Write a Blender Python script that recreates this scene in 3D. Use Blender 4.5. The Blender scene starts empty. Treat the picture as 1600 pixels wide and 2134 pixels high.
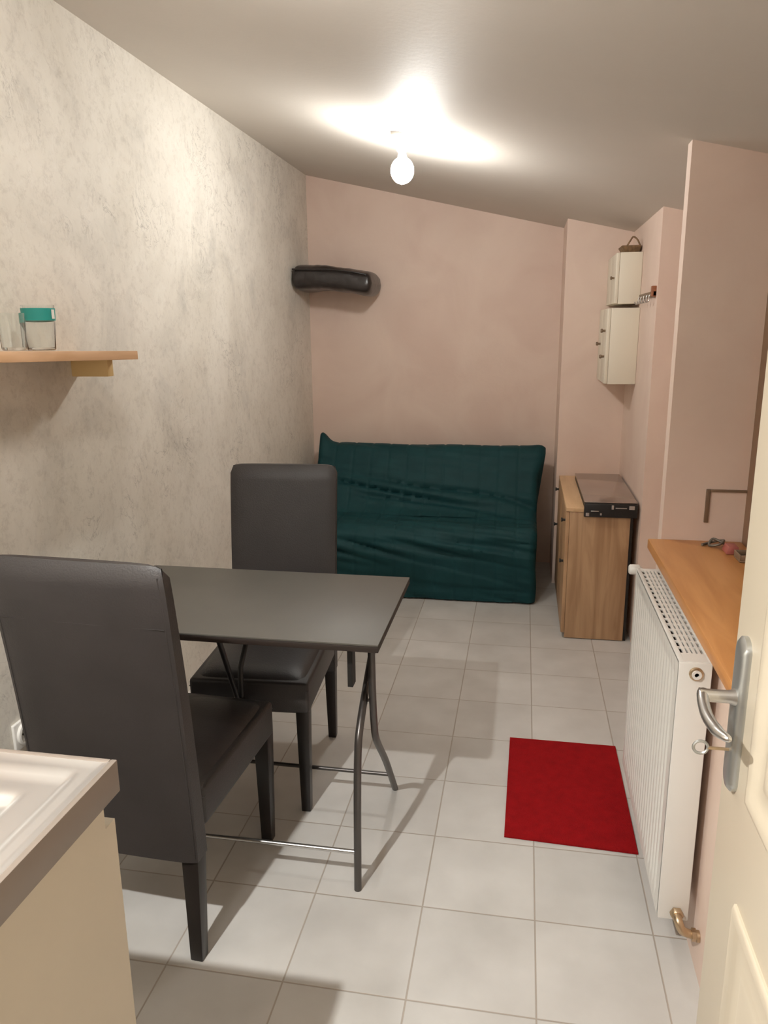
import bpy, bmesh, math, random
from mathutils import Vector, Matrix, noise
random.seed(4)
sc = bpy.context.scene
COL = sc.collection

# ------------------------------------------------------------ camera
CAM_H = 1.52
cam_d = bpy.data.cameras.new('camera'); cam = bpy.data.objects.new('camera', cam_d); COL.objects.link(cam)
cam_d.sensor_fit = 'VERTICAL'; cam_d.sensor_height = 36.0; cam_d.lens = 1585/2134*36
cam_d.clip_start = 0.02
def px_dir(x, y):
    return Vector((x-800.0, -(y-1067.0), -1585.0)).normalized()
Zc = -px_dir(863, 7650)
Yc = px_dir(1095, 690); Yc = (Yc - Zc*Yc.dot(Zc)).normalized()
Xc = Yc.cross(Zc)
cam.matrix_world = Matrix.Translation((0, 0, CAM_H)) @ Matrix((Xc, Yc, Zc)).to_4x4()
sc.camera = cam

# ------------------------------------------------------------ light and exposure
sc.view_settings.view_transform = 'Standard'; sc.view_settings.look = 'None'
sc.view_settings.gamma = 1.0; sc.view_settings.use_curve_mapping = False
sc.view_settings.exposure = 0.12
w = bpy.data.worlds.new('night'); sc.world = w; w.use_nodes = True
w.node_tree.nodes['Background'].inputs[0].default_value = (0.02, 0.025, 0.04, 1)
w.node_tree.nodes['Background'].inputs[1].default_value = 0.3
BULB_ROOM = 250.0       # emission of the bulb seen in the photo
BULB_KITCHEN = 12500.0    # emission of the ceiling light over the kitchen end, above the frame
BULB_TABLE = 95.0       # emission of the twin bulb over the table, just above the frame
BULB_COL = (1.0, 0.99, 0.95)
sc.cycles.max_bounces = 10; sc.cycles.diffuse_bounces = 6
sc.cycles.sample_clamp_indirect = 4.0

# ------------------------------------------------------------ materials
def mat(name, col, rough=0.6, metal=0.0, var=0.0, vscale=8.0, bump=0.0, bscale=40.0, spec=0.5, stretch=(1,1,1), trans=0.0, coat=0.0, detail=6.0):
    m = bpy.data.materials.new(name); m.use_nodes = True
    nt = m.node_tree; N = nt.nodes; L = nt.links; b = N['Principled BSDF']
    b.inputs['Base Color'].default_value = (*col, 1); b.inputs['Roughness'].default_value = rough
    b.inputs['Metallic'].default_value = metal; b.inputs['Specular IOR Level'].default_value = spec
    b.inputs['Transmission Weight'].default_value = trans; b.inputs['Coat Weight'].default_value = coat
    tc = N.new('ShaderNodeTexCoord'); mp = N.new('ShaderNodeMapping'); mp.inputs['Scale'].default_value = stretch
    L.new(tc.outputs['Object'], mp.inputs[0])
    if var > 0:
        n = N.new('ShaderNodeTexNoise'); n.inputs['Scale'].default_value = vscale; n.inputs['Detail'].default_value = detail
        L.new(mp.outputs[0], n.inputs['Vector'])
        r = N.new('ShaderNodeMapRange'); r.inputs[1].default_value = .3; r.inputs[2].default_value = .7
        r.inputs[3].default_value = 1-var; r.inputs[4].default_value = 1+var
        L.new(n.outputs['Fac'], r.inputs[0])
        mx = N.new('ShaderNodeVectorMath'); mx.operation = 'SCALE'; mx.inputs[0].default_value = col
        L.new(r.outputs[0], mx.inputs['Scale']); L.new(mx.outputs[0], b.inputs['Base Color'])
    if bump > 0:
        n2 = N.new('ShaderNodeTexNoise'); n2.inputs['Scale'].default_value = bscale; n2.inputs['Detail'].default_value = 5
        L.new(mp.outputs[0], n2.inputs['Vector'])
        bp = N.new('ShaderNodeBump'); bp.inputs['Strength'].default_value = bump; bp.inputs['Distance'].default_value = .01
        L.new(n2.outputs['Fac'], bp.inputs['Height']); L.new(bp.outputs[0], b.inputs['Normal'])
    return m

def concrete_paper():
    m = bpy.data.materials.new('concrete_effect_wallpaper'); m.use_nodes = True
    nt = m.node_tree; N = nt.nodes; L = nt.links; b = N['Principled BSDF']; b.inputs['Roughness'].default_value = .62
    tc = N.new('ShaderNodeTexCoord')
    def noise_(scale, detail, dist=0.0, stretch=(1,1,1), rough=.6):
        mp = N.new('ShaderNodeMapping'); mp.inputs['Scale'].default_value = stretch; L.new(tc.outputs['Object'], mp.inputs[0])
        n = N.new('ShaderNodeTexNoise'); n.inputs['Scale'].default_value = scale; n.inputs['Detail'].default_value = detail
        n.inputs['Distortion'].default_value = dist; n.inputs['Roughness'].default_value = rough
        L.new(mp.outputs[0], n.inputs['Vector']); return n
    def ramp(src, stops):
        r = N.new('ShaderNodeValToRGB'); e = r.color_ramp.elements
        while len(e) < len(stops): e.new(.5)
        for i, (p, c) in enumerate(stops): e[i].position = p; e[i].color = (*c, 1)
        L.new(src.outputs['Fac'], r.inputs[0]); return r
    def mul(a, bb, f=1.0):
        x = N.new('ShaderNodeMixRGB'); x.blend_type = 'MULTIPLY'; x.inputs[0].default_value = f
        L.new(a, x.inputs[1]); L.new(bb, x.inputs[2]); return x.outputs[0]
    base = ramp(noise_(1.6, 6, .6), [(.3, (.72, .68, .60)), (.5, (.80, .765, .69)), (.72, (.85, .81, .735))])
    patch = ramp(noise_(2.6, 9, .9, (1, 1, .9)), [(.32, (.80, .80, .80)), (.44, (.94, .935, .93)), (.56, (1, 1, 1))])
    fine = ramp(noise_(30, 8, .3, (1, 1, 1), .8), [(.38, (.84, .83, .82)), (.5, (1, 1, 1)), (.7, (1.0, 1.0, 1.0))])
    # dark scratches: thin bands where a distorted noise crosses its middle, only inside patches
    sn = noise_(5.5, 7, 2.0, (1, 1.0, .8), .62)
    scr = ramp(sn, [(.484, (1, 1, 1)), (.497, (.60, .59, .58)), (.508, (1, 1, 1))])
    msk = ramp(noise_(2.4, 3, .3), [(.52, (0, 0, 0)), (.62, (1, 1, 1))])
    sm = N.new('ShaderNodeMixRGB'); L.new(msk.outputs[0], sm.inputs[0]); sm.inputs[1].default_value = (1, 1, 1, 1); L.new(scr.outputs[0], sm.inputs[2])
    sn2 = noise_(4.2, 5, 1.8, (1, 1.3, 1), .55)
    light = ramp(sn2, [(.485, (0, 0, 0)), (.5, (.5, .5, .5)), (.512, (0, 0, 0))])
    c = mul(base.outputs[0], patch.outputs[0]); c = mul(c, fine.outputs[0], .8); c = mul(c, sm.outputs[0])
    sc2 = N.new('ShaderNodeMixRGB'); sc2.blend_type = 'SCREEN'; sc2.inputs[0].default_value = .16; L.new(c, sc2.inputs[1]); L.new(light.outputs[0], sc2.inputs[2])
    L.new(sc2.outputs[0], b.inputs['Base Color'])
    bp = N.new('ShaderNodeBump'); bp.inputs['Strength'].default_value = .12; bp.inputs['Distance'].default_value = .004
    L.new(noise_(26, 8, .8).outputs['Fac'], bp.inputs['Height']); L.new(bp.outputs[0], b.inputs['Normal'])
    return m

def pink_plaster():
    m = bpy.data.materials.new('pink_plaster'); m.use_nodes = True
    nt = m.node_tree; N = nt.nodes; L = nt.links; b = N['Principled BSDF']; b.inputs['Roughness'].default_value = .6
    tc = N.new('ShaderNodeTexCoord')
    n = N.new('ShaderNodeTexNoise'); n.inputs['Scale'].default_value = 2.6; n.inputs['Detail'].default_value = 7; n.inputs['Distortion'].default_value = .8
    L.new(tc.outputs['Object'], n.inputs['Vector'])
    r = N.new('ShaderNodeValToRGB'); e = r.color_ramp.elements
    e[0].position = .32; e[0].color = (.73, .56, .475, 1); e[1].position = .68; e[1].color = (.80, .64, .545, 1)
    L.new(n.outputs['Fac'], r.inputs[0]); L.new(r.outputs[0], b.inputs['Base Color'])
    n2 = N.new('ShaderNodeTexNoise'); n2.inputs['Scale'].default_value = 30; n2.inputs['Detail'].default_value = 6; L.new(tc.outputs['Object'], n2.inputs['Vector'])
    bp = N.new('ShaderNodeBump'); bp.inputs['Strength'].default_value = .2; bp.inputs['Distance'].default_value = .006
    L.new(n2.outputs['Fac'], bp.inputs['Height']); L.new(bp.outputs[0], b.inputs['Normal'])
    return m

def tile_floor():
    m = bpy.data.materials.new('grey_beige_floor_tiles'); m.use_nodes = True
    nt = m.node_tree; N = nt.nodes; L = nt.links; b = N['Principled BSDF']
    tc = N.new('ShaderNodeTexCoord'); sep = N.new('ShaderNodeSeparateXYZ'); L.new(tc.outputs['Object'], sep.inputs[0])
    T = .2985
    def M(op, a, bb=None, c=None):
        n = N.new('ShaderNodeMath'); n.operation = op
        for i, v in enumerate((a, bb, c)):
            if v is None: continue
            if isinstance(v, (int, float)): n.inputs[i].default_value = v
            else: L.new(v, n.inputs[i])
        return n.outputs[0]
    us = []; ids = []
    for k, off in (('X', .075), ('Y', 1.44)):
        u = M('DIVIDE', M('SUBTRACT', sep.outputs[k], off), T)
        fr = M('FRACT', u); ids.append(M('FLOOR', u))
        us.append(M('MINIMUM', fr, M('SUBTRACT', 1.0, fr)))
    d = M('MINIMUM', us[0], us[1])
    g = N.new('ShaderNodeMapRange'); g.inputs[1].default_value = .004; g.inputs[2].default_value = .009; L.new(d, g.inputs[0])
    cid = N.new('ShaderNodeCombineXYZ'); L.new(ids[0], cid.inputs[0]); L.new(ids[1], cid.inputs[1])
    wn = N.new('ShaderNodeTexWhiteNoise'); L.new(cid.outputs[0], wn.inputs['Vector'])
    n = N.new('ShaderNodeTexNoise'); n.inputs['Scale'].default_value = 5; n.inputs['Detail'].default_value = 8; L.new(tc.outputs['Object'], n.inputs['Vector'])
    r = N.new('ShaderNodeValToRGB'); e = r.color_ramp.elements
    e[0].position = .3; e[0].color = (.50, .485, .46, 1); e[1].position = .7; e[1].color = (.60, .585, .56, 1); L.new(n.outputs['Fac'], r.inputs[0])
    tv = N.new('ShaderNodeMapRange'); tv.inputs[3].default_value = .95; tv.inputs[4].default_value = 1.04; L.new(wn.outputs['Value'], tv.inputs[0])
    sc_ = N.new('ShaderNodeVectorMath'); sc_.operation = 'SCALE'; L.new(r.outputs[0], sc_.inputs[0]); L.new(tv.outputs[0], sc_.inputs['Scale'])
    mx = N.new('ShaderNodeMixRGB'); mx.inputs[1].default_value = (.37, .325, .28, 1); L.new(g.outputs[0], mx.inputs[0]); L.new(sc_.outputs[0], mx.inputs[2])
    L.new(mx.outputs[0], b.inputs['Base Color'])
    b.inputs['Roughness'].default_value = .42; b.inputs['Specular IOR Level'].default_value = .4
    bp = N.new('ShaderNodeBump'); bp.inputs['Strength'].default_value = .4; bp.inputs['Distance'].default_value = .002; L.new(g.outputs[0], bp.inputs['Height']); L.new(bp.outputs[0], b.inputs['Normal'])
    return m

def wood(name, c1, c2, axis='Z', scale=9.0, rough=.5):
    m = bpy.data.materials.new(name); m.use_nodes = True
    nt = m.node_tree; N = nt.nodes; L = nt.links; b = N['Principled BSDF']; b.inputs['Roughness'].default_value = rough
    tc = N.new('ShaderNodeTexCoord'); mp = N.new('ShaderNodeMapping')
    s = {'X': (.12, 1, 1), 'Y': (1, .12, 1), 'Z': (1, 1, .1)}[axis]; mp.inputs['Scale'].default_value = s
    L.new(tc.outputs['Object'], mp.inputs[0])
    n = N.new('ShaderNodeTexNoise'); n.inputs['Scale'].default_value = scale*2.4; n.inputs['Detail'].default_value = 7; n.inputs['Distortion'].default_value = 1.1
    L.new(mp.outputs[0], n.inputs['Vector'])
    r = N.new('ShaderNodeValToRGB'); e = r.color_ramp.elements
    e[0].position = .36; e[0].color = (*c1, 1); e[1].position = .64; e[1].color = (*c2, 1)
    L.new(n.outputs['Fac'], r.inputs[0]); L.new(r.outputs[0], b.inputs['Base Color'])
    return m

M = dict(
    left=concrete_paper(), pink=pink_plaster(), floor=tile_floor(),
    ceil=mat('white_ceiling_paint', (.65, .605, .55), .62, var=.015, vscale=3, bump=.05, bscale=60, spec=.25),
    entry=mat('brown_entry_wall', (.22, .19, .16), .7, var=.03),
    leather=mat('dark_brown_leatherette', (.033, .0285, .028), .45, var=.18, vscale=5, bump=.12, bscale=220),
    chairleg=mat('black_brown_lacquered_wood', (.012, .009, .008), .35),
    ttop=mat('grey_brown_laminate', (.088, .081, .069), .50, var=.07, vscale=6, bump=.03, bscale=200),
    tedge=mat('dark_table_edge', (.022, .014, .011), .5),
    steel_dark=mat('graphite_painted_steel', (.11, .10, .095), .32, metal=.75),
    black=mat('matt_black_plastic', (.012, .011, .011), .45),
    teal=mat('dark_teal_quilted_cotton', (.006, .044, .050), .62, var=.10, vscale=9, bump=.08, bscale=90, spec=.22),
    tealdk=mat('dark_mattress_side', (.020, .012, .012), .8),
    rad=mat('white_enamel', (.74, .72, .68), .35, var=.01),
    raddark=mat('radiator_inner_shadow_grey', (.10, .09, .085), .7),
    brass=mat('worn_brass', (.55, .42, .28), .35, metal=1.0),
    chrome=mat('brushed_chrome', (.62, .61, .60), .28, metal=1.0),
    satin=mat('satin_nickel', (.50, .51, .50), .38, metal=.9),
    inox=mat('brushed_stainless_steel', (.78, .77, .76), .30, metal=.85),
    inoxside=mat('worktop_front_laminate', (.27, .225, .19), .4, metal=.25),
    kitchen=mat('cream_kitchen_laminate', (.60, .54, .435), .5, var=.02),
    door=mat('cream_door_paint', (.60, .525, .41), .42, var=.015, vscale=4),
    sill=wood('orange_varnished_wood', (.50, .215, .065), (.62, .29, .10), 'Y', 7, .38),
    shelf=wood('light_oak_shelf', (.56, .33, .17), (.68, .43, .25), 'Y', 8, .5),
    cab=wood('oak_veneer_panel', (.36, .21, .11), (.50, .32, .18), 'Z', 8, .5),
    cabtop=wood('pale_oak_veneer_top', (.60, .39, .21), (.70, .47, .27), 'Y', 8, .45),
    cupb=mat('ivory_cupboard_laminate', (.78, .72, .60), .4),
    hobtop=mat('glossy_smoked_lid', (.42, .34, .30), .12, metal=.6),
    basket=mat('brown_wicker', (.20, .12, .06), .7, var=.4, vscale=60),
    brown=mat('reddish_brown_wood', (.28, .10, .045), .5),
    red=mat('red_cotton_mat', (.27, .005, .007), .95, spec=.12, var=.10, vscale=30, bump=.5, bscale=260),
    bulbholder=mat('white_bakelite', (.78, .75, .70), .35),
    glass=mat('clear_glass', (.95, .97, .96), .03, trans=1.0),
    winglass=mat('window_glass', (.95, .97, .96), .02, trans=1.0),
    winframe=mat('brown_window_frame', (.26, .16, .10), .45),
    label=mat('teal_label', (.02, .30, .27), .5), white=mat('white_plastic', (.78, .76, .72), .35),
    bag=mat('glossy_black_vinyl', (.022, .017, .016), .28, var=.3, vscale=12, bump=.25, bscale=25),
    yellow=mat('yellow_pine_block', (.72, .52, .24), .55),
    dkbrown=mat('dark_brown_finish', (.20, .13, .08), .5),
    redbits=mat('dull_red_plastic', (.36, .10, .08), .5),
    greybits=mat('grey_metal_bits', (.22, .20, .17), .4, metal=.5),
)
def bulb_mat(strength):
    m = bpy.data.materials.new('lit_frosted_bulb'); m.use_nodes = True
    b = m.node_tree.nodes['Principled BSDF']; b.inputs['Base Color'].default_value = (.9, .9, .9, 1)
    b.inputs['Emission Color'].default_value = (*BULB_COL, 1); b.inputs['Emission Strength'].default_value = strength
    return m

# ------------------------------------------------------------ helpers
def empty(name, loc, rz=0.0):
    o = bpy.data.objects.new(name, None); COL.objects.link(o); o.location = loc; o.rotation_euler = (0, 0, rz); o.empty_display_size = .1
    return o
def tag(o, label=None, cat=None, group=None, kind=None):
    if label: o['label'] = label
    if cat: o['category'] = cat
    if group: o['group'] = group
    if kind: o['kind'] = kind
    return o
class MB:
    def __init__(s): s.bm = bmesh.new()
    def _merge(s, t):
        me = bpy.data.meshes.new('t'); t.to_mesh(me); t.free(); s.bm.from_mesh(me); bpy.data.meshes.remove(me)
    def hexa(s, bot, top, bev=0.0, seg=2):
        t = bmesh.new(); v = [t.verts.new(p) for p in list(bot)+list(top)]
        for f in ((3, 2, 1, 0), (4, 5, 6, 7), (0, 1, 5, 4), (1, 2, 6, 5), (2, 3, 7, 6), (3, 0, 4, 7)): t.faces.new([v[i] for i in f])
        bmesh.ops.recalc_face_normals(t, faces=t.faces)
        if bev > 0: bmesh.ops.bevel(t, geom=t.edges[:], offset=bev, segments=seg, affect='EDGES', profile=.5)
        s._merge(t); return s
    def box(s, x0, x1, y0, y1, z0, z1, bev=0.0, seg=2):
        return s.hexa([(x0, y0, z0), (x1, y0, z0), (x1, y1, z0), (x0, y1, z0)], [(x0, y0, z1), (x1, y0, z1), (x1, y1, z1), (x0, y1, z1)], bev, seg)
    def tube(s, pts, r, n=12, cap=True):
        pts = [Vector(p) for p in pts]; rr = r if isinstance(r, (list, tuple)) else [r]*len(pts)
        t = bmesh.new(); rings = []; up = None
        for i, p in enumerate(pts):
            d = ((pts[min(i+1, len(pts)-1)]-p).normalized()+(p-pts[max(i-1, 0)]).normalized())
            d = d.normalized()
            if up is None:
                up = d.orthogonal().normalized()
            up = (up-d*up.dot(d)).normalized(); sd = d.cross(up)
            rings.append([t.verts.new(p+(up*math.cos(2*math.pi*k/n)+sd*math.sin(2*math.pi*k/n))*rr[i]) for k in range(n)])
        for a, b in zip(rings, rings[1:]):
            for k in range(n): t.faces.new((a[k], a[(k+1) % n], b[(k+1) % n], b[k]))
        if cap: t.faces.new(rings[0][::-1]); t.faces.new(rings[-1])
        bmesh.ops.recalc_face_normals(t, faces=t.faces); s._merge(t); return s
    def lathe(s, prof, c, axis='Z', n=28):
        t = bmesh.new(); rings = []
        for r, h in prof:
            ring = []
            for k in range(n):
                a = 2*math.pi*k/n; u, v = r*math.cos(a), r*math.sin(a)
                p = {'Z': (u, v, h), 'Y': (u, h, v), 'X': (h, u, v)}[axis]
                ring.append(t.verts.new((p[0]+c[0], p[1]+c[1], p[2]+c[2])))
            rings.append(ring)
        for a, b in zip(rings, rings[1:]):
            for k in range(n): t.faces.new((a[k], a[(k+1) % n], b[(k+1) % n], b[k]))
        t.faces.new(rings[0][::-1]); t.faces.new(rings[-1])
        bmesh.ops.remove_doubles(t, verts=t.verts, dist=1e-6)
        bmesh.ops.recalc_face_normals(t, faces=t.faces); s._merge(t); return s
    def build(s, name, m, parent=None, ang=35, origin=None):
        """vertices are in the coordinates of the thing (world for a top-level mesh)"""
        if origin is not None: bmesh.ops.translate(s.bm, verts=s.bm.verts, vec=-Vector(origin))
        me = bpy.data.meshes.new(name); s.bm.to_mesh(me); s.bm.free(); me.materials.append(m)
        for p in me.polygons: p.use_smooth = True
        me.set_sharp_from_angle(angle=math.radians(ang))
        o = bpy.data.objects.new(name, me); COL.objects.link(o)
        if parent: o.parent = parent
        if origin is not None: o.location = origin
        return o
def smooth_path(pts, n=6):
    P = [Vector(p) for p in pts]; P = [P[0]]+P+[P[-1]]; out = []
    for i in range(1, len(P)-2):
        for k in range(n):
            t = k/n; a, b, c, d = P[i-1], P[i], P[i+1], P[i+2]
            out.append(.5*((2*b)+(c-a)*t+(2*a-5*b+4*c-d)*t*t+(3*b-a-3*c+d)*t**3))
    out.append(P[-2]); return out
def W(p, o): return (p[0]-o[0], p[1]-o[1], p[2]-o[2])

# ------------------------------------------------------------ structure
LX, BY, EY = -1.385, 4.95, -.60
def cz(x): return 2.145-.227*x
def struct(name, mb, m): return tag(mb.build(name, m), kind='structure')
def wallbox(x0, x1, y0, y1, z0=0.0, z1=None, mb=None):
    mb = mb or MB(); a = cz(x0) if z1 is None else z1; b = cz(x1) if z1 is None else z1
    mb.hexa([(x0, y0, z0), (x1, y0, z0), (x1, y1, z0), (x0, y1, z0)], [(x0, y0, a), (x1, y0, b), (x1, y1, b), (x0, y1, a)]); return mb
struct('floor', MB().box(LX-.1, 1.0, EY-.1, BY+.1, -.10, 0), M['floor'])
struct('ceiling', MB().hexa([(LX-.1, EY-.1, cz(LX-.1)), (1.0, EY-.1, cz(1.0)), (1.0, BY+.1, cz(1.0)), (LX-.1, BY+.1, cz(LX-.1))],
       [(LX-.1, EY-.1, cz(LX-.1)+.1), (1.0, EY-.1, cz(1.0)+.1), (1.0, BY+.1, cz(1.0)+.1), (LX-.1, BY+.1, cz(LX-.1)+.1)]), M['ceil'])
struct('wall_left', wallbox(LX-.1, LX, EY-.1, BY+.1), M['left'])
struct('wall_back', wallbox(LX, 1.0, BY, BY+.1), M['pink'])
struct('wall_entry', wallbox(LX, 1.0, EY-.1, EY), M['entry'])
struct('wall_corner', wallbox(.207, .90, 4.53, BY), M['pink'])          # projecting column in the far right corner
struct('wall_alcove', wallbox(.562, .90, 3.62, 4.53), M['pink'])       # second step of the right wall
struct('wall_outer', wallbox(.90, 1.0, EY, BY), M['pink'])
# right wall with window recess: one mesh, pier + parapet + near part
SX = .455
mb = MB()
wallbox(SX, .90, 2.50, 2.56, mb=mb)                       # pier with the bright edge
wallbox(SX, .70, EY, 2.50, 0, .815, mb=mb)               # parapet under the sill
wallbox(SX, .70, EY, 1.30, .815, None, mb=mb)            # near side of the recess
struct('wall_right', mb, M['pink'])
struct('wall_hinge', wallbox(.25, SX, .13, .262), M['entry'])
# window at the back of the recess, mostly hidden by the door
wf = MB()
wf.box(.70, .75, 1.30, 1.36, .845, 1.93).box(.70, .75, 2.44, 2.50, .845, 1.93).box(.70, .75, 1.36, 2.44, .845, .91).box(.70, .75, 1.36, 2.44, 1.87, 1.93).box(.70, .75, 1.87, 1.93, .91, 1.87)
win = struct('window_1', wf, M['winframe'])
MB().box(.72, .728, 1.36, 2.44, .91, 1.87).build('pane', M['winglass'], win)
struct('trim_1', MB().box(.413, .698, 1.30, 2.498, .817, .850, .004), M['sill'])

# ------------------------------------------------------------ door, open beside the camera
DX = .290
dw = tag(empty('door_1', (DX+.02, .27, 0)), kind='structure'); o = dw.location
def dbox(x0, x1, y0, y1, z0, z1, b=0.0): return MB().box(x0-o[0], x1-o[0], y0-o[1], y1-o[1], z0, z1, b)
slab = dbox(DX, DX+.04, .27, 1.013, .008, 2.04, .0015)
slab.build('leaf', M['door'], dw)
def panel(y0, y1, z0, z1):
    # mitred moulding: nested rectangles (inset, height out of the leaf)
    t = bmesh.new(); rings = []
    for ins, out in ((0, -.001), (.0, .003), (.004, .0065), (.010, .0072), (.018, .005), (.024, .0015), (.050, .0015), (.056, .0045), (.064, .0052), (.072, .0048)):
        rings.append([t.verts.new((DX-out-o[0], yy-o[1], zz)) for yy, zz in ((y0+ins, z0+ins), (y1-ins, z0+ins), (y1-ins, z1-ins), (y0+ins, z1-ins))])
    for a, b in zip(rings, rings[1:]):
        for k in range(4): t.faces.new((a[k], a[(k+1) % 4], b[(k+1) % 4], b[k]))
    t.faces.new(rings[-1]); bmesh.ops.recalc_face_normals(t, faces=t.faces)
    mb = MB(); mb._merge(t); return mb
for (z0, z1) in ((.16, .80), (.945, 1.92)):
    panel(.40, .895, z0, z1).build('panel_moulding', M['door'], dw)
# handle set
hp = MB(); yc, zc = .962, 1.030
hw, hh = .020, .108
t = bmesh.new(); outl = []
for k in range(32):
    a = 2*math.pi*k/32; cx, cs = math.cos(a), math.sin(a)
    yy = yc+hw*cx; zz = zc+(hh-hw)*(1 if cs > 0 else -1)*(1 if abs(cs) > 1e-6 else 0)+hw*cs
    outl.append((yy, zz))
def ringv(x, sc_): return [t.verts.new((x-o[0], yc+(p[0]-yc)*sc_-o[1], zc+(p[1]-zc)*(1-(1-sc_)*.25))) for p in outl]
R = [ringv(DX, 1.0), ringv(DX-.006, 1.0), ringv(DX-.010, .82), ringv(DX-.011, .5)]
for a, b in zip(R, R[1:]):
    for k in range(32): t.faces.new((a[k], a[(k+1) % 32], b[(k+1) % 32], b[k]))
t.faces.new(R[-1]); t.faces.new(R[0][::-1]); bmesh.ops.recalc_face_normals(t, faces=t.faces); hp._merge(t)
plate = tag(hp.build('handle_plate', M['satin'], dw, 50), 'long oval satin metal handle plate')
lev = MB()
lev.lathe([(.011, 0), (.011, -.004), (.0085, -.010), (.0085, -.036), (.0095, -.046)], (DX-.008-o[0], yc-.005-o[1], 1.057), 'X', 20)
lev.tube(smooth_path([(DX-.048-o[0], yc-.000-o[1], 1.058), (DX-.052-o[0], yc-.018-o[1], 1.056), (DX-.053-o[0], yc-.05-o[1], 1.050), (DX-.049-o[0], yc-.082-o[1], 1.049), (DX-.040-o[0], yc-.106-o[1], 1.051)]), [.0078]*4+[.0074]*15+[.0066, .006, .0055, .005, .004, .002], 14)
tag(lev.build('handle_lever', M['chrome'], dw, 60), 'curved chrome door lever')
key = empty('key', (DX-.009, yc-.004, .982)); tag(key, 'small metal key standing in the lock of the cream door', 'key')
ko = key.location
kb = MB().tube([W((DX-.009, ko.y, ko.z), ko), W((DX-.0375, ko.y, ko.z), ko)], .0022, 8); kb.build('shaft', M['brass'], key)
kr = MB(); pts = [(-.028-.009+.009*math.cos(a)-.0, 0, .009*math.sin(a)) for a in [2*math.pi*k/20 for k in range(21)]]
kr.tube(pts, .002, 8, False).build('bow', M['satin'], key)

# ------------------------------------------------------------ kitchen unit, bottom left
KX, KY = -.577, .927
ku = tag(empty('kitchen_unit', (-.98, .15, 0)), 'cream kitchen base unit under the stainless sink top', 'kitchen cabinet'); ko = ku.location
def kbx(x0, x1, y0, y1, z0, z1, b=0.0): return MB().box(x0-ko[0], x1-ko[0], y0-ko[1], y1-ko[1], z0, z1, b)
kbx(LX+.003, KX-.05, -.55, KY-.012, .10, .845).build('carcass', M['kitchen'], ku)
kbx(LX+.003, KX-.09, -.55, KY-.03, 0, .10).build('plinth', M['kitchen'], ku)
for (a, b) in ((-.545, -.055), (-.049, .437), (.443, KY-.004)):
    m_ = kbx(KX-.05, KX-.012, a, b, .105, .802); m_.box(KX-.05-ko[0], KX-.012-ko[0], a-ko[1], b-.026-ko[1], .802, .8465)
    m_.build('door', M['kitchen'], ku)
# stainless sink top (drainer with ribs and a bowl)
so = (-.98, .15, .85); st = tag(empty('sink_worktop', so), 'stainless steel sink worktop with draining grooves and folded front edge', 'sink')
def drain_top():
    t = bmesh.new(); nx, ny = 150, 150; x0, x1, y0, y1 = LX, KX-.008, -.55, KY-.008; g = []
    def sstep(a, b, v): v = min(1, max(0, (v-a)/(b-a))); return v*v*(3-2*v)
    for j in range(ny+1):
        row = []
        for i in range(nx+1):
            x = x0+(x1-x0)*i/nx; y = y0+(y1-y0)*j/ny; z = .900
            ex = min(x1-x, x-(x0+.05)); ey = min(y1-y, .6)
            d = min(ex, ey)
            z -= .0025*sstep(.004, .010, d)                      # rim
            z -= .006*sstep(.034, .044, d)                       # first step
            z -= .010*sstep(.084, .100, d)                       # second step down to the drainer
            if y > .28:
                r = .5+.5*math.cos((y-.30)/.062*2*math.pi); z += .003*sstep(.115, .125, d)*sstep(.6, .95, r)
            bowl = min(sstep(0, .05, x-(LX+.16)), sstep(0, .05, (KX-.10)-x), sstep(0, .05, y+.22), sstep(0, .05, .22-y)); 
            z -= .030*bowl
            row.append(t.verts.new((x-so[0], y-so[1], z-so[2])))
        g.append(row)
    for j in range(ny):
        for i in range(nx): t.faces.new((g[j][i], g[j][i+1], g[j+1][i+1], g[j+1][i]))
    mb = MB(); mb._merge(t); return mb
drain_top().build('drainer_top', M['inox'], st, 60)
fe = MB(); fe.box(KX-.010-so[0], KX-so[0], -.55-so[1], KY-so[1], .848-so[2], .9005-so[2], .002)
fe.box(LX-so[0], KX-.010-so[0], KY-.010-so[1], KY-so[1], .848-so[2], .9005-so[2], .002)
tag(fe.build('front_edge', M['inoxside'], st), 'brown-grey folded edge of the worktop')
MB().lathe([(.004, .010), (.012, .026), (.011, .05), (.011, .17), (.010, .18)], (-1.22-so[0], .02-so[1], -.0), 'Z', 18).tube(smooth_path([(-1.22-so[0], .02-so[1], .16), (-1.22-so[0], .02-so[1], .23), (-1.17-so[0], .02-so[1], .25), (-1.09-so[0], .02-so[1], .23), (-1.07-so[0], .02-so[1], .19)]), .010).build('tap', M['chrome'], st, 50)

# ------------------------------------------------------------ wall socket on the left wall
sk = tag(empty('wall_socket', (LX, 1.755, .405)), 'white round wall socket low on the left wall behind the near chair', 'socket')
MB().box(0, .010, -.042, .042, -.042, .042, .004, 3).build('plate', M['white'], sk)
MB().lathe([(.034, .009), (.034, .018), (.028, .020), (.026, .012), (.001, .012)], (0, 0, 0), 'X').build('socket_ring', M['white'], sk)
MB().lathe([(.0035, .010), (.0035, .0145)], (0, -.01, 0), 'X', 10).lathe([(.0035, .010), (.0035, .0145)], (0, .01, 0), 'X', 10).build('contact_holes', M['black'], sk)

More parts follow.
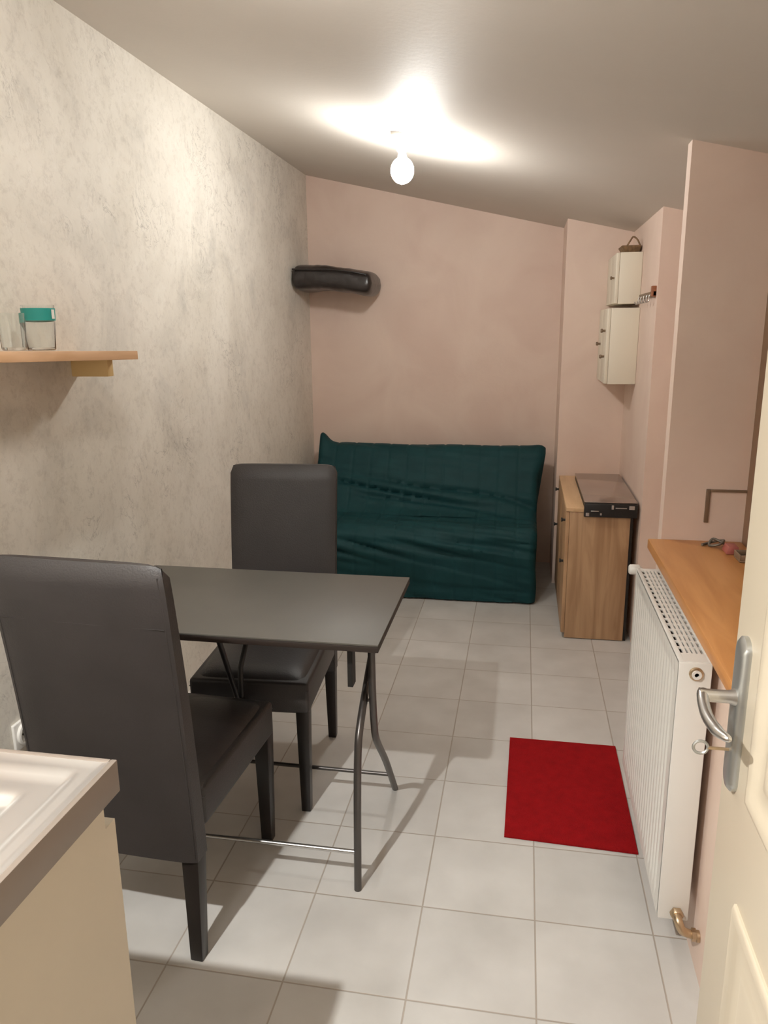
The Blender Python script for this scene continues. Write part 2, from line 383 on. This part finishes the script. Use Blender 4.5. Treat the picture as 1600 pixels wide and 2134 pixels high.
# ------------------------------------------------------------ shelf on the left wall with glasses
wo = (LX, 1.75, 1.445); sh = tag(empty('wall_shelf', wo), 'light oak wall shelf on the left wall, carrying glassware', 'shelf')
SF = -1.182; za, zb = 1.493, 1.461; y0, y1 = 1.05, 2.236
MB().hexa([W(p, wo) for p in ((LX, y0, za-.026), (SF, y0, za-.026), (SF, y1, zb-.026), (LX, y1, zb-.026))], [W(p, wo) for p in ((LX, y0, za), (SF, y0, za), (SF, y1, zb), (LX, y1, zb))], .0015).build('board', M['shelf'], sh)
for yy, zt in ((2.190, 1.4365), (1.12, 1.464)):
    b = MB().box(LX-wo[0], -1.262-wo[0], yy-wo[1], yy+.034-wo[1], zt-.052-wo[2], zt-wo[2], .002)
    b = tag(b.build('bracket', M['yellow'], sh), 'yellow pine bracket block')
def tumbler(x, y, r, h, z=1.4605):
    mb = MB(); mb.lathe([(r*.80, 0), (r*.86, .004), (r, h), (r-.0025, h), (r*.84-.002, .008), (.001, .008)], (0, 0, 0), 'Z', 32); return mb
def glass_thing(name, x, y, r, h, label, cat='glass', band=False):
    z = 1.493-.032*(y-1.05)/1.186+.0022
    g = tag(empty(name, (x, y, z)), label, cat, 'glassware on the oak shelf')
    tumbler(0, 0, r, h).build('vessel', M['glass'], g, 60)
    if band:
        MB().lathe([(r*.965+.0012, h*.66), (r*.995+.0012, h*.93)], (0, 0, 0), 'Z', 32).build('label_band', M['label'], g, 60)
        MB().box(r+.0012, r+.003, -.006, .004, h*.70, h*.90).build('white_mark', M['white'], g)
    return g
glass_thing('glass_jar', -1.285, 1.905, .042, .118, 'clear glass jar with a teal band near its rim, right end of the shelf items', 'jar', True)
glass_thing('drinking_glass', -1.275, 1.775, .034, .092, 'plain clear drinking glass left of the teal-banded jar, cut by the frame edge')

# ------------------------------------------------------------ chairs
def make_chair():
    c = empty('dining_chair', (0, 0, 0))
    def tap(x, y, z0, z1, a0, a1, dy=0.0):
        return MB().hexa([(x-a0, y-a0+dy, z0), (x+a0, y-a0+dy, z0), (x+a0, y+a0+dy, z0), (x-a0, y+a0+dy, z0)], [(x-a1, y-a1, z1), (x+a1, y-a1, z1), (x+a1, y+a1, z1), (x-a1, y+a1, z1)], .003)
    for sx in (-1, 1):
        tap(sx*.188, .215, 0, .36, .0165, .023).build('leg', M['chairleg'], c)
        tap(sx*.188, -.235, 0, .33, .0165, .023, -.012).build('leg', M['chairleg'], c)
    # seat: upholstered block, domed top
    t = bmesh.new(); n = 20; g = []
    def seatpt(u, v, z):
        return (u*.214, -.235+.475*(v*.5+.5), z)
    mb = MB(); mb.box(-.213, .213, -.215, .240, .350, .455, .012, 3)
    # dome
    for j in range(n+1):
        row = []
        for i in range(n+1):
            u = -1+2*i/n; v = -1+2*j/n
            e = (1-u**6)*(1-v**6)
            row.append(t.verts.new((u*.213, .0125+v*.2275, .430+.045*max(0, e)**.6+.008*(1-u*u)*(1-v*v))))
        g.append(row)
    for j in range(n):
        for i in range(n): t.faces.new((g[j][i], g[j][i+1], g[j+1][i+1], g[j+1][i]))
    mb._merge(t); mb.build('seat', M['leather'], c, 50)
    # backrest: tall upholstered slab, raked, gently curved
    t = bmesh.new(); nz, nx = 28, 14; front = []; back = []
    def prof(zz):      # y of rear face and thickness over height
        f = (zz-.285)/.76
        return -.268-.026*max(0, f)-.044*max(0, f)**2, .062-.020*f
    def rowpts(k, face):
        zz = .285+.76*k/nz; y, th = prof(zz); f = k/nz; out = []
        wd = .212+.006*f; rd = 0.0
        if f > .955: rd = (1-math.sqrt(max(0, 1-((f-.955)/.045)**2)))*.016
        for i in range(nx+1):
            u = -1+2*i/nx; u = math.copysign(1-(1-abs(u))**1.5, u); x = u*(wd-rd*.45)
            crn = .009*abs(u)**12
            yy = (y+crn*.8+rd) if face == 0 else (y+th-crn*.8-rd)
            zt = zz-.007*abs(u)**12*max(0, (f-.9)/.1)
            yy += (.004*(1-u*u)*(-1 if face == 0 else 1))
            out.append(t.verts.new((x, yy, zt)))
        return out
    for k in range(nz+1): front.append(rowpts(k, 1)); back.append(rowpts(k, 0))
    for k in range(nz):
        for i in range(nx):
            t.faces.new((front[k][i], front[k][i+1], front[k+1][i+1], front[k+1][i])); t.faces.new((back[k][i+1], back[k][i], back[k+1][i], back[k+1][i+1]))
        t.faces.new((front[k][0], front[k+1][0], back[k+1][0], back[k][0])); t.faces.new((front[k][nx], back[k][nx], back[k+1][nx], front[k+1][nx]))
    for i in range(nx):
        t.faces.new((front[0][i], back[0][i], back[0][i+1], front[0][i+1])); t.faces.new((front[nz][i], front[nz][i+1], back[nz][i+1], back[nz][i]))
    bmesh.ops.recalc_face_normals(t, faces=t.faces)
    mb = MB(); mb._merge(t); br = mb.build('backrest', M['leather'], c, 40)
    # seam lines of the backrest panel
    sm = MB()
    for sx in (-1, 1):
        pts = []
        for k in range(0, 15):
            zz = .30+.72*k/14; y, th = prof(zz); pts.append((sx*.206, y+.004, zz))
        sm.tube(pts, .0016, 6)
    y, th = prof(.90); sm.tube([(-.205, y-.0005, .90), (0, y-.0040, .90), (.205, y-.0005, .90)], .0008, 6)
    sm.build('seam', M['leather'], br, 60)
    return c
def copy_tree(ob, parent=None):
    c = ob.copy(); COL.objects.link(c); c.parent = parent
    for ch in list(ob.children): copy_tree(ch, c)
    return c
ch1 = make_chair()
tag(ch1, 'dark brown leatherette chair in the foreground, its tall back to the viewer', 'chair', 'dining chairs at the folding table')
ch2 = copy_tree(ch1)
tag(ch2, 'dark brown leatherette chair on the far side of the table, facing the viewer', 'chair', 'dining chairs at the folding table')
def place(ch, corner_local, target, rz):
    c_, s_ = math.cos(rz), math.sin(rz); x, y = corner_local
    ch.location = (target[0]-(c_*x-s_*y), target[1]-(s_*x+c_*y), 0); ch.rotation_euler = (0, 0, rz)
place(ch1, (.188, -.247), (-.750, 1.478), math.radians(-3))
ch2.scale = (.90, 1, 1)
place(ch2, (-.169, .215), (-.650, 2.105), math.radians(180+3.5))

# ------------------------------------------------------------ folding table
to = (-.77, 2.01, 0); tb = tag(empty('folding_table', to), 'folding table with a grey-brown top and bent dark metal tube legs, between the two chairs', 'table')
TX0, TX1, TY0, TY1, TZ = -1.205, -.336, 1.733, 2.274, .753
MB().hexa([W(p, to) for p in ((TX0, TY0, TZ-.005), (TX1, TY0, TZ-.005), (TX1, TY1, TZ-.005), (TX0, TY1, TZ-.005))], [W(p, to) for p in ((TX0, TY0, TZ), (TX1, TY0, TZ), (TX1, TY1, TZ), (TX0, TY1, TZ))], .001).build('tabletop', M['ttop'], tb)
tag(MB().box(TX0-to[0], TX1-to[0], TY0-to[1], TY1-to[1], TZ-.022, TZ-.0052, .002).build('edge_band', M['tedge'], tb), 'dark underside and edge of the tabletop')
def legset(xa, xb, name='leg'):
    # near-foot tube
    r = .0105
    a = [(xa, 1.772, 0), (xa, 1.785, .24), (xa, 1.805, .405), (xa, 1.84, .47), (xa, 1.94, .55), (xa, 2.12, .68), (xa, 2.17, .727)]
    b = [(xb, 2.262, 0), (xb, 2.09, .21), (xb, 1.945, .365), (xb, 1.912, .44), (xb, 1.895, .55), (xb, 1.885, .727)]
    for p in (a, b):
        q = smooth_path(p, 4); MB().tube([W(v, to) for v in q], r, 12).build('leg', M['steel_dark'], tb, 60)
legset(-.409, -.385); legset(-1.165, -1.182)
MB().tube([W((-.409, 1.778, .115), to), W((-1.165, 1.778, .115), to)], .0065, 10).build('rail', M['chrome'], tb, 60)
MB().tube([W((-.385, 2.165, .115), to), W((-1.182, 2.165, .115), to)], .0065, 10).build('rail', M['steel_dark'], tb, 60)
MB().tube([W((-.380, 1.922, .50), to), W((-.415, 1.922, .50), to)], .007, 10).build('pivot_bolt', M['chrome'], tb, 60)
for x in (-.427, -1.150):
    MB().box(x-.004-to[0], x+.004-to[0], 1.80-to[1], 2.20-to[1], .700, .7295).build('side_rail', M['black'], tb)
MB().box(-.432-to[0], -.418-to[0], 1.80-to[1], 1.835-to[1], .600, .7295).build('hinge_bracket', M['black'], tb)

fb = MB()
for p in ([(-.83, 1.87, .729), (-.83, 2.025, .40)], [(-.83, 2.225, .729), (-.83, 2.14, .60), (-.83, 2.050, .51), (-.83, 2.043, .40)]):
    fb.tube([W(v, to) for v in p], .0085, 10)
fb.box(-.842-to[0], -.818-to[0], 2.018-to[1], 2.052-to[1], .375, .415, .003).box(-.845-to[0], -.815-to[0], 1.84-to[1], 2.26-to[1], .718, .7305, .001)
fb.build('folding_brace', M['black'], tb, 60)

# ------------------------------------------------------------ sofa bed
so = (-.59, 4.50, 0); sf = tag(empty('sofa_bed', so), 'low sofa bed under a quilted dark teal cover against the pink back wall', 'sofa')
SX0, SX1 = -1.275, .100
# profile of the cover from the floor at the front, over the seat, up the back and down behind it: (y, z)
PF = [(4.118, .010), (4.108, .10), (4.105, .20), (4.108, .30), (4.122, .37), (4.165, .410), (4.23, .425), (4.32, .428), (4.40, .435)]
PB = [(4.38, .430), (4.44, .455), (4.50, .515), (4.555, .60), (4.60, .68), (4.65, .76), (4.69, .800), (4.73, .812), (4.78, .800), (4.815, .70), (4.83, .50), (4.84, .28)]
def resample(P, n):
    Q = smooth_path([(0, p[0], p[1]) for p in P], 8); L_ = [0]
    for a, b in zip(Q, Q[1:]): L_.append(L_[-1]+(b-a).length)
    out = []; j = 0
    for k in range(n+1):
        s_ = L_[-1]*k/n
        while j < len(L_)-2 and L_[j+1] < s_: j += 1
        f = (s_-L_[j])/max(1e-9, L_[j+1]-L_[j]); out.append(Q[j].lerp(Q[j+1], f))
    return out, L_[-1]
def cover(P, nv, name, back=False):
    pts, LL = resample(P, nv); nu = 190; t = bmesh.new(); g = []
    for k, p in enumerate(pts):
        a = pts[max(0, k-1)]; b = pts[min(nv, k+1)]; tg = (b-a).normalized(); nrm = Vector((0, -tg.z, tg.y))
        row = []; s_ = LL*k/nv
        for i in range(nu+1):
            u = i/nu; x = SX0+(SX1-SX0)*u; q = Vector((x, p.y, p.z))
            # quilting seams, running up the cover every 11 cm
            ph = ((x-SX0)/.1145) % 1.0; d = min(ph, 1-ph)*.1145
            h = -.004*math.exp(-(d/.006)**2)
            # slack folds that run sideways, deepest where seat meets back
            fold = noise.noise(Vector((x*1.3, s_*14+x*2.2, 3.1+(5 if back else 0))))
            fine = noise.noise(Vector((x*3, s_*18+x*3, 7.7)))
            sl = s_+.10*u if back else s_
            if back: amp = .034*math.exp(-((sl-.21)/.08)**2)+.006
            else: amp = .008+.036*math.exp(-((p.z-.29-.05*u)/.05)**2)
            rid = min(1.0, (fold*fold*14+.02)**.45)
            h += amp*(rid-.75)+.0035*fine*min(3.2, amp/.008)
            q += nrm*h
            # side rounding and drooping ends
            e = min(u, 1-u)
            if e < .03: q += nrm*(-.020*(1-e/.03)**2)
            if back:
                top = math.exp(-((p.y-4.73)/.07)**2)*(1 if p.z > .7 else 0)
                ear = math.exp(-(u/.035)**2)*.078+math.exp(-((1-u)/.03)**2)*.012
                q.z += ear*top; q.z -= .012*top*math.sin(math.pi*u)*.5
                if p.z > .5: q.x += (.045 if u > .93 else 0)*((u-.93)/.07 if u > .93 else 0)*min(1, max(0, (p.z-.66)/.12))
                q.y = min(q.y, 4.93)
            if not back and p.z < .36:
                q.x += .010*math.sin(p.z*18)*(u-.5)
            q.z = max(q.z, .004)
            row.append(t.verts.new((q.x-so[0], q.y-so[1], q.z-so[2])))
        g.append(row)
    for k in range(nv):
        for i in range(nu): t.faces.new((g[k][i], g[k][i+1], g[k+1][i+1], g[k+1][i]))
    # ends closed with a cheek down to the frame behind
    for i in (0, nu):
        col = [g[k][i] for k in range(nv+1)]
        if back: cc = t.verts.new((col[0].co.x, 4.74-so[1], .40))
        else: cc = t.verts.new((col[0].co.x, 4.36-so[1], .10))
        for a, b in zip(col, col[1:]): t.faces.new((a, b, cc))
    bmesh.ops.recalc_face_normals(t, faces=t.faces)
    mb = MB(); mb._merge(t); o_ = mb.build(name, M['teal'], sf, 70)
    return o_
cover(PF, 70, 'seat_cover'); cover(PB, 90, 'backrest_cover', True)
MB().box(SX0+.03-so[0], SX1-.03-so[0], 4.18-so[1], 4.90-so[1], .03, .38, .02).build('mattress_base', M['tealdk'], sf)
MB().box(SX0+.03-so[0], SX1-.02-so[0], 4.60-so[1], 4.76-so[1], .38, .62, .03).build('mattress_back', M['tealdk'], sf)
for x in (SX0+.12, SX1-.12):
    for y in (4.25, 4.80): MB().lathe([(.018, 0), (.022, .03)], (x-so[0], y-so[1], 0), 'Z', 14).build('foot', M['black'], sf)

# ------------------------------------------------------------ red mat
rm = MB(); t = bmesh.new(); n = 40; g = []
cs = [Vector((-.014, 2.065, 0)), Vector((.378, 2.050, 0)), Vector((.378, 2.652, 0)), Vector((-.008, 2.652, 0))]
for lay in (0, 1):
    gg = []
    for j in range(n+1):
        row = []
        for i in range(n+1):
            u, v = i/n, j/n; p = cs[0].lerp(cs[1], u).lerp(cs[3].lerp(cs[2], u), v)
            p.z = .0008+lay*(.0055+.0008*noise.noise(p*9)); row.append(t.verts.new(p))
        gg.append(row)
    g.append(gg)
for j in range(n):
    for i in range(n):
        t.faces.new((g[1][j][i], g[1][j][i+1], g[1][j+1][i+1], g[1][j+1][i])); t.faces.new((g[0][j][i+1], g[0][j][i], g[0][j+1][i], g[0][j+1][i+1]))
    t.faces.new((g[0][0][j], g[0][0][j+1], g[1][0][j+1], g[1][0][j])); t.faces.new((g[0][n][j+1], g[0][n][j], g[1][n][j], g[1][n][j+1]))
    t.faces.new((g[0][j+1][0], g[0][j][0], g[1][j][0], g[1][j+1][0])); t.faces.new((g[0][j][n], g[0][j+1][n], g[1][j+1][n], g[1][j][n]))
rm._merge(t); tag(rm.build('floor_mat', M['red'], None, 40, (.18, 2.35, 0)), 'small rectangular red mat on the tiled floor beside the radiator', 'mat')

# ------------------------------------------------------------ radiator
ro = (.40, 2.0, 0); rd = tag(empty('radiator', ro), 'white panel radiator with a top grille on the pink wall below the wooden sill', 'radiator')
RX0, RX1, RY0, RY1, RZ0, RZ1 = .361, .433, 1.662, 2.352, .118, .792
fp = MB(); t = bmesh.new(); ny = 240; cols = []
for j in range(ny+1):
    y = RY0+.004+(RY1-RY0-.008)*j/ny; ph = ((y-RY0)/.0333) % 1.0
    c_ = []
    for z, k in ((RZ0+.004, 0), (RZ0+.030, 0), (RZ0+.045, 1), (RZ1-.055, 1), (RZ1-.038, 0), (RZ1-.004, 0)):
        gro = .0045*(1 if .30 < ph < .70 else max(0, 1-min(abs(ph-.30), abs(ph-.70))/.14))
        ed = 0 if RY0+.03 < y < RY1-.03 else -1
        c_.append(t.verts.new((RX0+(gro*k if ed == 0 else 0)-ro[0], y-ro[1], z)))
    cols.append(c_)
for a, b in zip(cols, cols[1:]):
    for k in range(5): t.faces.new((a[k], b[k], b[k+1], a[k+1]))
bmesh.ops.recalc_face_normals(t, faces=t.faces)
fp._merge(t); fp.box(RX0+.0048-ro[0], RX0+.014-ro[0], RY0+.004-ro[1], RY1-.004-ro[1], RZ0+.002, RZ1-.004)
fp.build('front_panel', M['rad'], rd, 30)
MB().box(RX1-.010-ro[0], RX1-ro[0], RY0+.01-ro[1], RY1-.01-ro[1], RZ0+.01, RZ1-.01).build('rear_panel', M['rad'], rd)
for (a, b) in ((RY0, RY0+.012), (RY1-.012, RY1)):
    MB().box(RX0+.001-ro[0], RX1-ro[0], a-ro[1], b-ro[1], RZ0, RZ1-.001, .003).build('side_panel', M['rad'], rd)
gm = MB(); ng = 26; g0, g1 = RY0+.05, RY1-.025
gm.box(RX0+.001-ro[0], RX0+.012-ro[0], RY0+.004-ro[1], RY1-.004-ro[1], RZ1-.004, RZ1+.001, .001)
gm.box(RX1-.008-ro[0], RX1-ro[0], RY0+.004-ro[1], RY1-.004-ro[1], RZ1-.004, RZ1+.001, .001)
gm.box(RX0+.012-ro[0], RX1-.008-ro[0], RY0+.004-ro[1], g0-ro[1], RZ1-.004, RZ1+.001)
gm.box(RX0+.012-ro[0], RX1-.008-ro[0], g1-ro[1], RY1-.004-ro[1], RZ1-.004, RZ1+.001)
nb = 5
for k in range(1, nb):
    x = RX0+.012+(RX1-RX0-.020)*k/nb; gm.box(x-.0032-ro[0], x+.0032-ro[0], g0-ro[1], g1-ro[1], RZ1-.004, RZ1+.0008)
ncr = 17
for k in range(1, ncr):
    y = g0+(g1-g0)*k/ncr; gm.box(RX0+.012-ro[0], RX1-.008-ro[0], y-.003-ro[1], y+.003-ro[1], RZ1-.0045, RZ1+.0002)
gm.build('top_grille', M['rad'], rd)
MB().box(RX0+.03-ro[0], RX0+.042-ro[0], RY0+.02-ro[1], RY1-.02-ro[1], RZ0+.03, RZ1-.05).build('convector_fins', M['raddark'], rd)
pl = MB().lathe([(.0155, 0), (.0155, -.004), (.012, -.006)], (.399-ro[0], RY0-ro[1], .766), 'Y', 24).build('plug', M['brass'], rd)
tag(pl, 'round brass end plug'); MB().lathe([(.0105, -.004), (.0105, -.010), (.005, -.010), (.005, -.006), (.001, -.006)], (.399-ro[0], RY0-ro[1], .766), 'Y', 24).build('vent_screw', M['rad'], pl)
vv = MB().tube(smooth_path([W((.405, RY0+.002, .140), ro), W((.405, RY0-.022, .138), ro), W((.412, RY0-.032, .122), ro), W((.424, RY0-.030, .112), ro), W((.452, RY0-.028, .104), ro)]), .0105, 14)
vv.lathe([(.016, 0), (.016, -.010), (.013, -.014)], (.405-ro[0], RY0-.001-ro[1], .140), 'Y', 6).lathe([(.015, 0), (.015, .010)], (.436-ro[0], RY0-.029-ro[1], .108), 'X', 6)
tag(vv.build('return_valve', M['brass'], rd, 50), 'brass return valve at the lower near corner')
th = MB().lathe([(.013, 0), (.016, -.004), (.016, -.030), (.012, -.034)], (RX0+.018-ro[0], RY1+.040-ro[1], .775), 'X', 20)
th.tube([W((RX0+.018, RY1, .775), ro), W((RX0+.018, RY1+.045, .775), ro)], .009, 12)
tag(th.build('thermostat_head', M['rad'], rd, 50), 'white thermostat knob at the far end')
for y in (RY0+.12, RY1-.12): MB().box(RX1-.004-ro[0], SX-ro[0], y-.012-ro[1], y+.012-ro[1], .25, .70).build('wall_bracket', M['raddark'], rd)
MB().tube([W((.447, RY0-.028, .104), ro), W((.4545, RY0-.028, .104), ro)], .014, 12).build('pipe_collar', M['brass'], rd)

# ------------------------------------------------------------ bits on the sill, thin brown angled strip on the reveal
cb = MB().box(.579, .591, 2.4925, 2.5, .910, 1.018, .001).box(.579, .700, 2.4935, 2.5, 1.010, 1.018, .001)
tag(cb.build('reveal_strip', M['dkbrown'], None, 35, (.585, 2.5, .91)), 'thin brown angled strip fixed on the window reveal above the sill', 'conduit')
cr = smooth_path([(.565, 2.43, .8545), (.60, 2.46, .856), (.63, 2.44, .868), (.61, 2.41, .862), (.585, 2.425, .8545), (.60, 2.44, .872), (.64, 2.42, .8545)], 5)
tag(MB().tube(cr, .0040, 8).build('crumpled_wire', M['greybits'], None, 60, (.6, 2.43, .8505)), 'crumpled grey wire lying at the back of the wooden sill', 'wire')
rt = MB().hexa([(.615, 2.34, .8505), (.655, 2.34, .8505), (.655, 2.40, .8505), (.615, 2.40, .8505)], [(.622, 2.345, .874), (.650, 2.345, .874), (.650, 2.395, .874), (.622, 2.395, .874)], .003)
tag(rt.build('red_box', M['redbits'], None, 35, (.635, 2.37, .8505)), 'little dull red box on the wooden sill beside the wire', 'box')
tr = MB().box(.632, .692, 2.26, 2.325, .8505, .857, .002).box(.632, .636, 2.26, 2.325, .857, .872, .001).box(.688, .692, 2.26, 2.325, .857, .872, .001).box(.636, .688, 2.321, 2.325, .857, .872, .001).box(.636, .688, 2.26, 2.264, .857, .872, .001)
tag(tr.build('small_tray', M['dkbrown'], None, 35, (.66, 2.29, .8505)), 'small dark brown tray on the wooden sill next to the door edge', 'tray')

# ------------------------------------------------------------ low oak cabinet with hotplate
co = (.37, 4.05, 0); cbn = tag(empty('low_cabinet', co), 'low oak cabinet standing end-on between column and right wall', 'cabinet')
CX0, CX1, CY0, CY1, CZ = .222, .522, 3.672, 4.515, .672
def cbx(x0, x1, y0, y1, z0, z1, b=.001): return MB().box(x0-co[0], x1-co[0], y0-co[1], y1-co[1], z0, z1, b)
cbx(CX0+.018, CX1, CY0, CY0+.018, .004, CZ-.018).build('end_panel', M['cab'], cbn)
cbx(CX0+.018, CX1, CY1-.018, CY1, .004, CZ-.018).build('end_panel', M['cab'], cbn)
cbx(CX0+.018, CX1, CY0+.018, CY1-.018, .05, .068).build('bottom_panel', M['cab'], cbn)
cbx(CX1-.008, CX1, CY0+.018, CY1-.018, .068, CZ-.018).build('rear_panel', M['cab'], cbn)
cbx(CX0, CX1, CY0-.002, CY1, CZ-.018, CZ).build('top_panel', M['cabtop'], cbn)
for (a, b) in ((CY0+.002, 4.09), (4.095, CY1-.002)):
    d_ = cbx(CX0, CX0+.017, a, b, .03, CZ-.021).build('door', M['cab'], cbn)
    for zz in (.60, .39):
        MB().lathe([(.006, 0), (.006, -.010), (.010, -.014), (.010, -.020)], (CX0-co[0], (a+.05 if a < 4 else b-.05)-co[1], zz), 'X', 14).build('knob', M['black'], d_)
cbx(CX1+.001, .537, CY0+.01, CY0+.022, 0, .66).build('gap_shade', M['chairleg'], cbn)  # dark strip put in for the shade of the gap beside the cabinet
ho = (.425, 4.03, CZ); hb = tag(empty('hotplate', ho), 'flat hotplate with glossy lid and black chrome-trimmed front on the low oak cabinet', 'hotplate')
def hbx(x0, x1, y0, y1, z0, z1, b=.002): return MB().box(x0-ho[0], x1-ho[0], y0-ho[1], y1-ho[1], z0-ho[2], z1-ho[2], b)
hbx(.306, .548, 3.675, 4.40, CZ+.0005, .700).build('body', M['black'], hb)
hbx(.304, .550, 3.670, 4.405, .7005, .708, .002).build('lid', M['hobtop'], hb)
hbx(.304, .550, 3.655, 3.6695, .634, .6995, .003).build('front_panel', M['black'], hb)
for (x0, x1, z0, z1) in ((.312, .328, .640, .655), (.335, .372, .662, .667), (.378, .386, .645, .655), (.430, .440, .675, .695), (.448, .500, .680, .684), (.510, .535, .676, .694)):
    hbx(x0, x1, 3.6495, 3.6548, z0, z1, .001).build('chrome_fitting', M['chrome'], hb)

# ------------------------------------------------------------ wall cupboards on the right, by the column
def cupboard(name, x0, x1, y0, y1, z0, z1, label, clip=0.0):
    o_ = (x1, (y0+y1)/2, z0); e = tag(empty(name, o_), label, 'cupboard', 'ivory cupboards hung beside the column')
    def bx(a, b, c, d, f, g_, bv=.002): return MB().box(a-o_[0], b-o_[0], c-o_[1], d-o_[1], f-o_[2], g_-o_[2], bv)
    bx(x0+.018, x1, y0, y1, z0, z1).build('carcass', M['cupb'], e)
    ym = (y0+y1)/2
    for (a, b, hy) in ((y0+.001, ym-.001, ym-.03), (ym+.001, y1-.001, ym+.03)):
        d = bx(x0, x0+.017, a, b, z0+.002, z1-.002, .003).build('door', M['cupb'], e)
    return e, d
c1, d1 = cupboard('wall_cupboard', .405, .561, 4.11, 4.528, 1.232, 1.612, 'lower, larger ivory wall cupboard with small dark knobs on its doors')
for (y, z) in ((4.17, 1.50), (4.17, 1.37), (4.40, 1.43)):
    MB().lathe([(.006, 0), (.006, -.012), (.011, -.016), (.009, -.024)], (.405-c1.location.x, y-c1.location.y, z-c1.location.z), 'X', 14).build('knob', M['dkbrown'], d1)
c2, d2 = cupboard('wall_cupboard', .435, .561, 4.13, 4.528, 1.632, 1.880, 'upper, smaller ivory wall cupboard with a brown basket on top')
MB().lathe([(.005, 0), (.005, -.010), (.009, -.014), (.008, -.020)], (.435-c2.location.x, 4.18-c2.location.y, 1.76-c2.location.z), 'X', 14).build('knob', M['dkbrown'], d2)
bk = tag(empty('wicker_basket', (.515, 4.25, 1.881)), 'small brown basket with a handle on top of the upper ivory cupboard', 'basket')
MB().hexa([(-.035, -.06, 0), (.035, -.06, 0), (.035, .06, 0), (-.035, .06, 0)], [(-.055, -.085, .035), (.042, -.085, .035), (.042, .085, .035), (-.055, .085, .035)], .004).build('body', M['basket'], bk)
MB().tube(smooth_path([(-.03, -.08, .03), (-.012, -.078, .06), (.0, -.075, .075), (.02, -.078, .06), (.035, -.08, .03)]), .004, 8).build('handle', M['basket'], bk, 60)
hr = tag(empty('coat_hook_rail', (.562, 3.88, 1.66)), 'small dark wooden rail with hooks on the wall step right of the ivory cupboards', 'hook rail')
MB().box(-.014, 0, -.235, .20, -.010, .012, .002).build('rail', M['dkbrown'], hr)
tag(MB().box(-.020, 0, -.235, -.20, -.012, .034, .002).build('end_block', M['brown'], hr), 'reddish brown end block')
for k in range(5):
    y = -.19+k*.085; MB().tube(smooth_path([(-.012, y, 0), (-.022, y, -.006), (-.024, y, -.028), (-.034, y, -.034), (-.040, y, -.022)], 4), .003, 8).build('hook', M['chrome'], hr, 60)

# ------------------------------------------------------------ black bundle in the far left corner
bo = (-1.13, 4.72, 1.70); bg = tag(empty('black_bag', bo), 'long glossy black bag-like bundle fixed high in the far left corner', 'bag')
t = bmesh.new(); nu, nv = 60, 28; g = []
for i in range(nu+1):
    u = i/nu; x = -1.378+.478*u
    ee = min(u, 1-u)/.07; endr = (1-(1-min(1, ee))**2.6)**.42
    zt = 1.900-.008*u-.046*max(0, u-.35)**1.3/.65**1.3; zb_ = 1.740+.012*math.sin(u*5.5)-.012*math.exp(-((u-.88)/.12)**2)
    cz_ = (zt+zb_)/2; hz = (zt-zb_)/2*max(.02, endr); hy = (.20-.02*u)*(.8+.2*endr); cy = 4.735
    row = []
    for k in range(nv):
        a = 2*math.pi*k/nv; c_, s_ = math.cos(a), math.sin(a)
        yy = cy+hy*math.copysign(abs(c_)**.5, c_); zz = cz_+hz*math.copysign(abs(s_)**.6, s_)
        nn = noise.noise(Vector((x*9, a*1.5, 2.0)))*.007+noise.noise(Vector((x*28, zz*30, 5.0)))*.004
        yy = min(yy+nn, 4.947); zz += nn*.8
        row.append(t.verts.new((max(x, -1.382)-bo[0], yy-bo[1], zz-bo[2])))
    g.append(row)
for a, b in zip(g, g[1:]):
    for k in range(nv): t.faces.new((a[k], a[(k+1) % nv], b[(k+1) % nv], b[k]))
t.faces.new(g[0][::-1]); t.faces.new(g[-1]); bmesh.ops.recalc_face_normals(t, faces=t.faces)
mb = MB(); mb._merge(t); mb.build('body', M['bag'], bg, 60)
MB().tube(smooth_path([W((-1.37, 4.537, 1.868), bo), W((-1.30, 4.530, 1.864), bo), W((-1.15, 4.530, 1.862), bo), W((-1.02, 4.540, 1.848), bo), W((-.93, 4.556, 1.830), bo)]), .005, 8).build('piping', M['bag'], bg, 60)

# ------------------------------------------------------------ ceiling lamps
def ceiling_lamp(lx, ly, strength, label):
    e = tag(empty('ceiling_lamp', (lx, ly, cz(lx))), label, 'lamp', 'bare globe bulbs on the sloping ceiling')
    MB().lathe([(.046, .012), (.046, -.010), (.036, -.024), (.024, -.030), (.022, -.058), (.017, -.062)], (0, 0, 0), 'Z', 28).build('bulb_holder', M['bulbholder'], e, 50)
    MB().lathe([(.013, -.060), (.016, -.074)]+[(.046*math.sin(a), -.131+.050*math.cos(a)) for a in [math.pi*(.13+.87*k/16) for k in range(17)]], (0, 0, 0), 'Z', 32).build('bulb', bulb_mat(strength), e, 60)
ceiling_lamp(-.500, 3.20, BULB_ROOM, 'bare lit globe bulb in a batten holder on the sloping white ceiling in mid-room')
ceiling_lamp(-.62, 1.46, BULB_TABLE, 'bare lit globe bulb on the ceiling over the foreground chair')
kx, ky = -.892, .084; kl = tag(empty('kitchen_light', (kx, ky, cz(kx)-.03)), 'round flush ceiling light above the kitchen unit', 'lamp')
MB().lathe([(.060, .050), (.060, -.020), (.055, -.024), (.046, -.024), (.045, .002), (.001, .002)], (0, 0, 0), 'Z', 36).build('housing', M['black'], kl, 40)
MB().lathe([(.022, .0015), (.022, -.0005), (.001, -.001)], (0, 0, 0), 'Z', 36).build('diffuser', bulb_mat(BULB_KITCHEN), kl, 40)
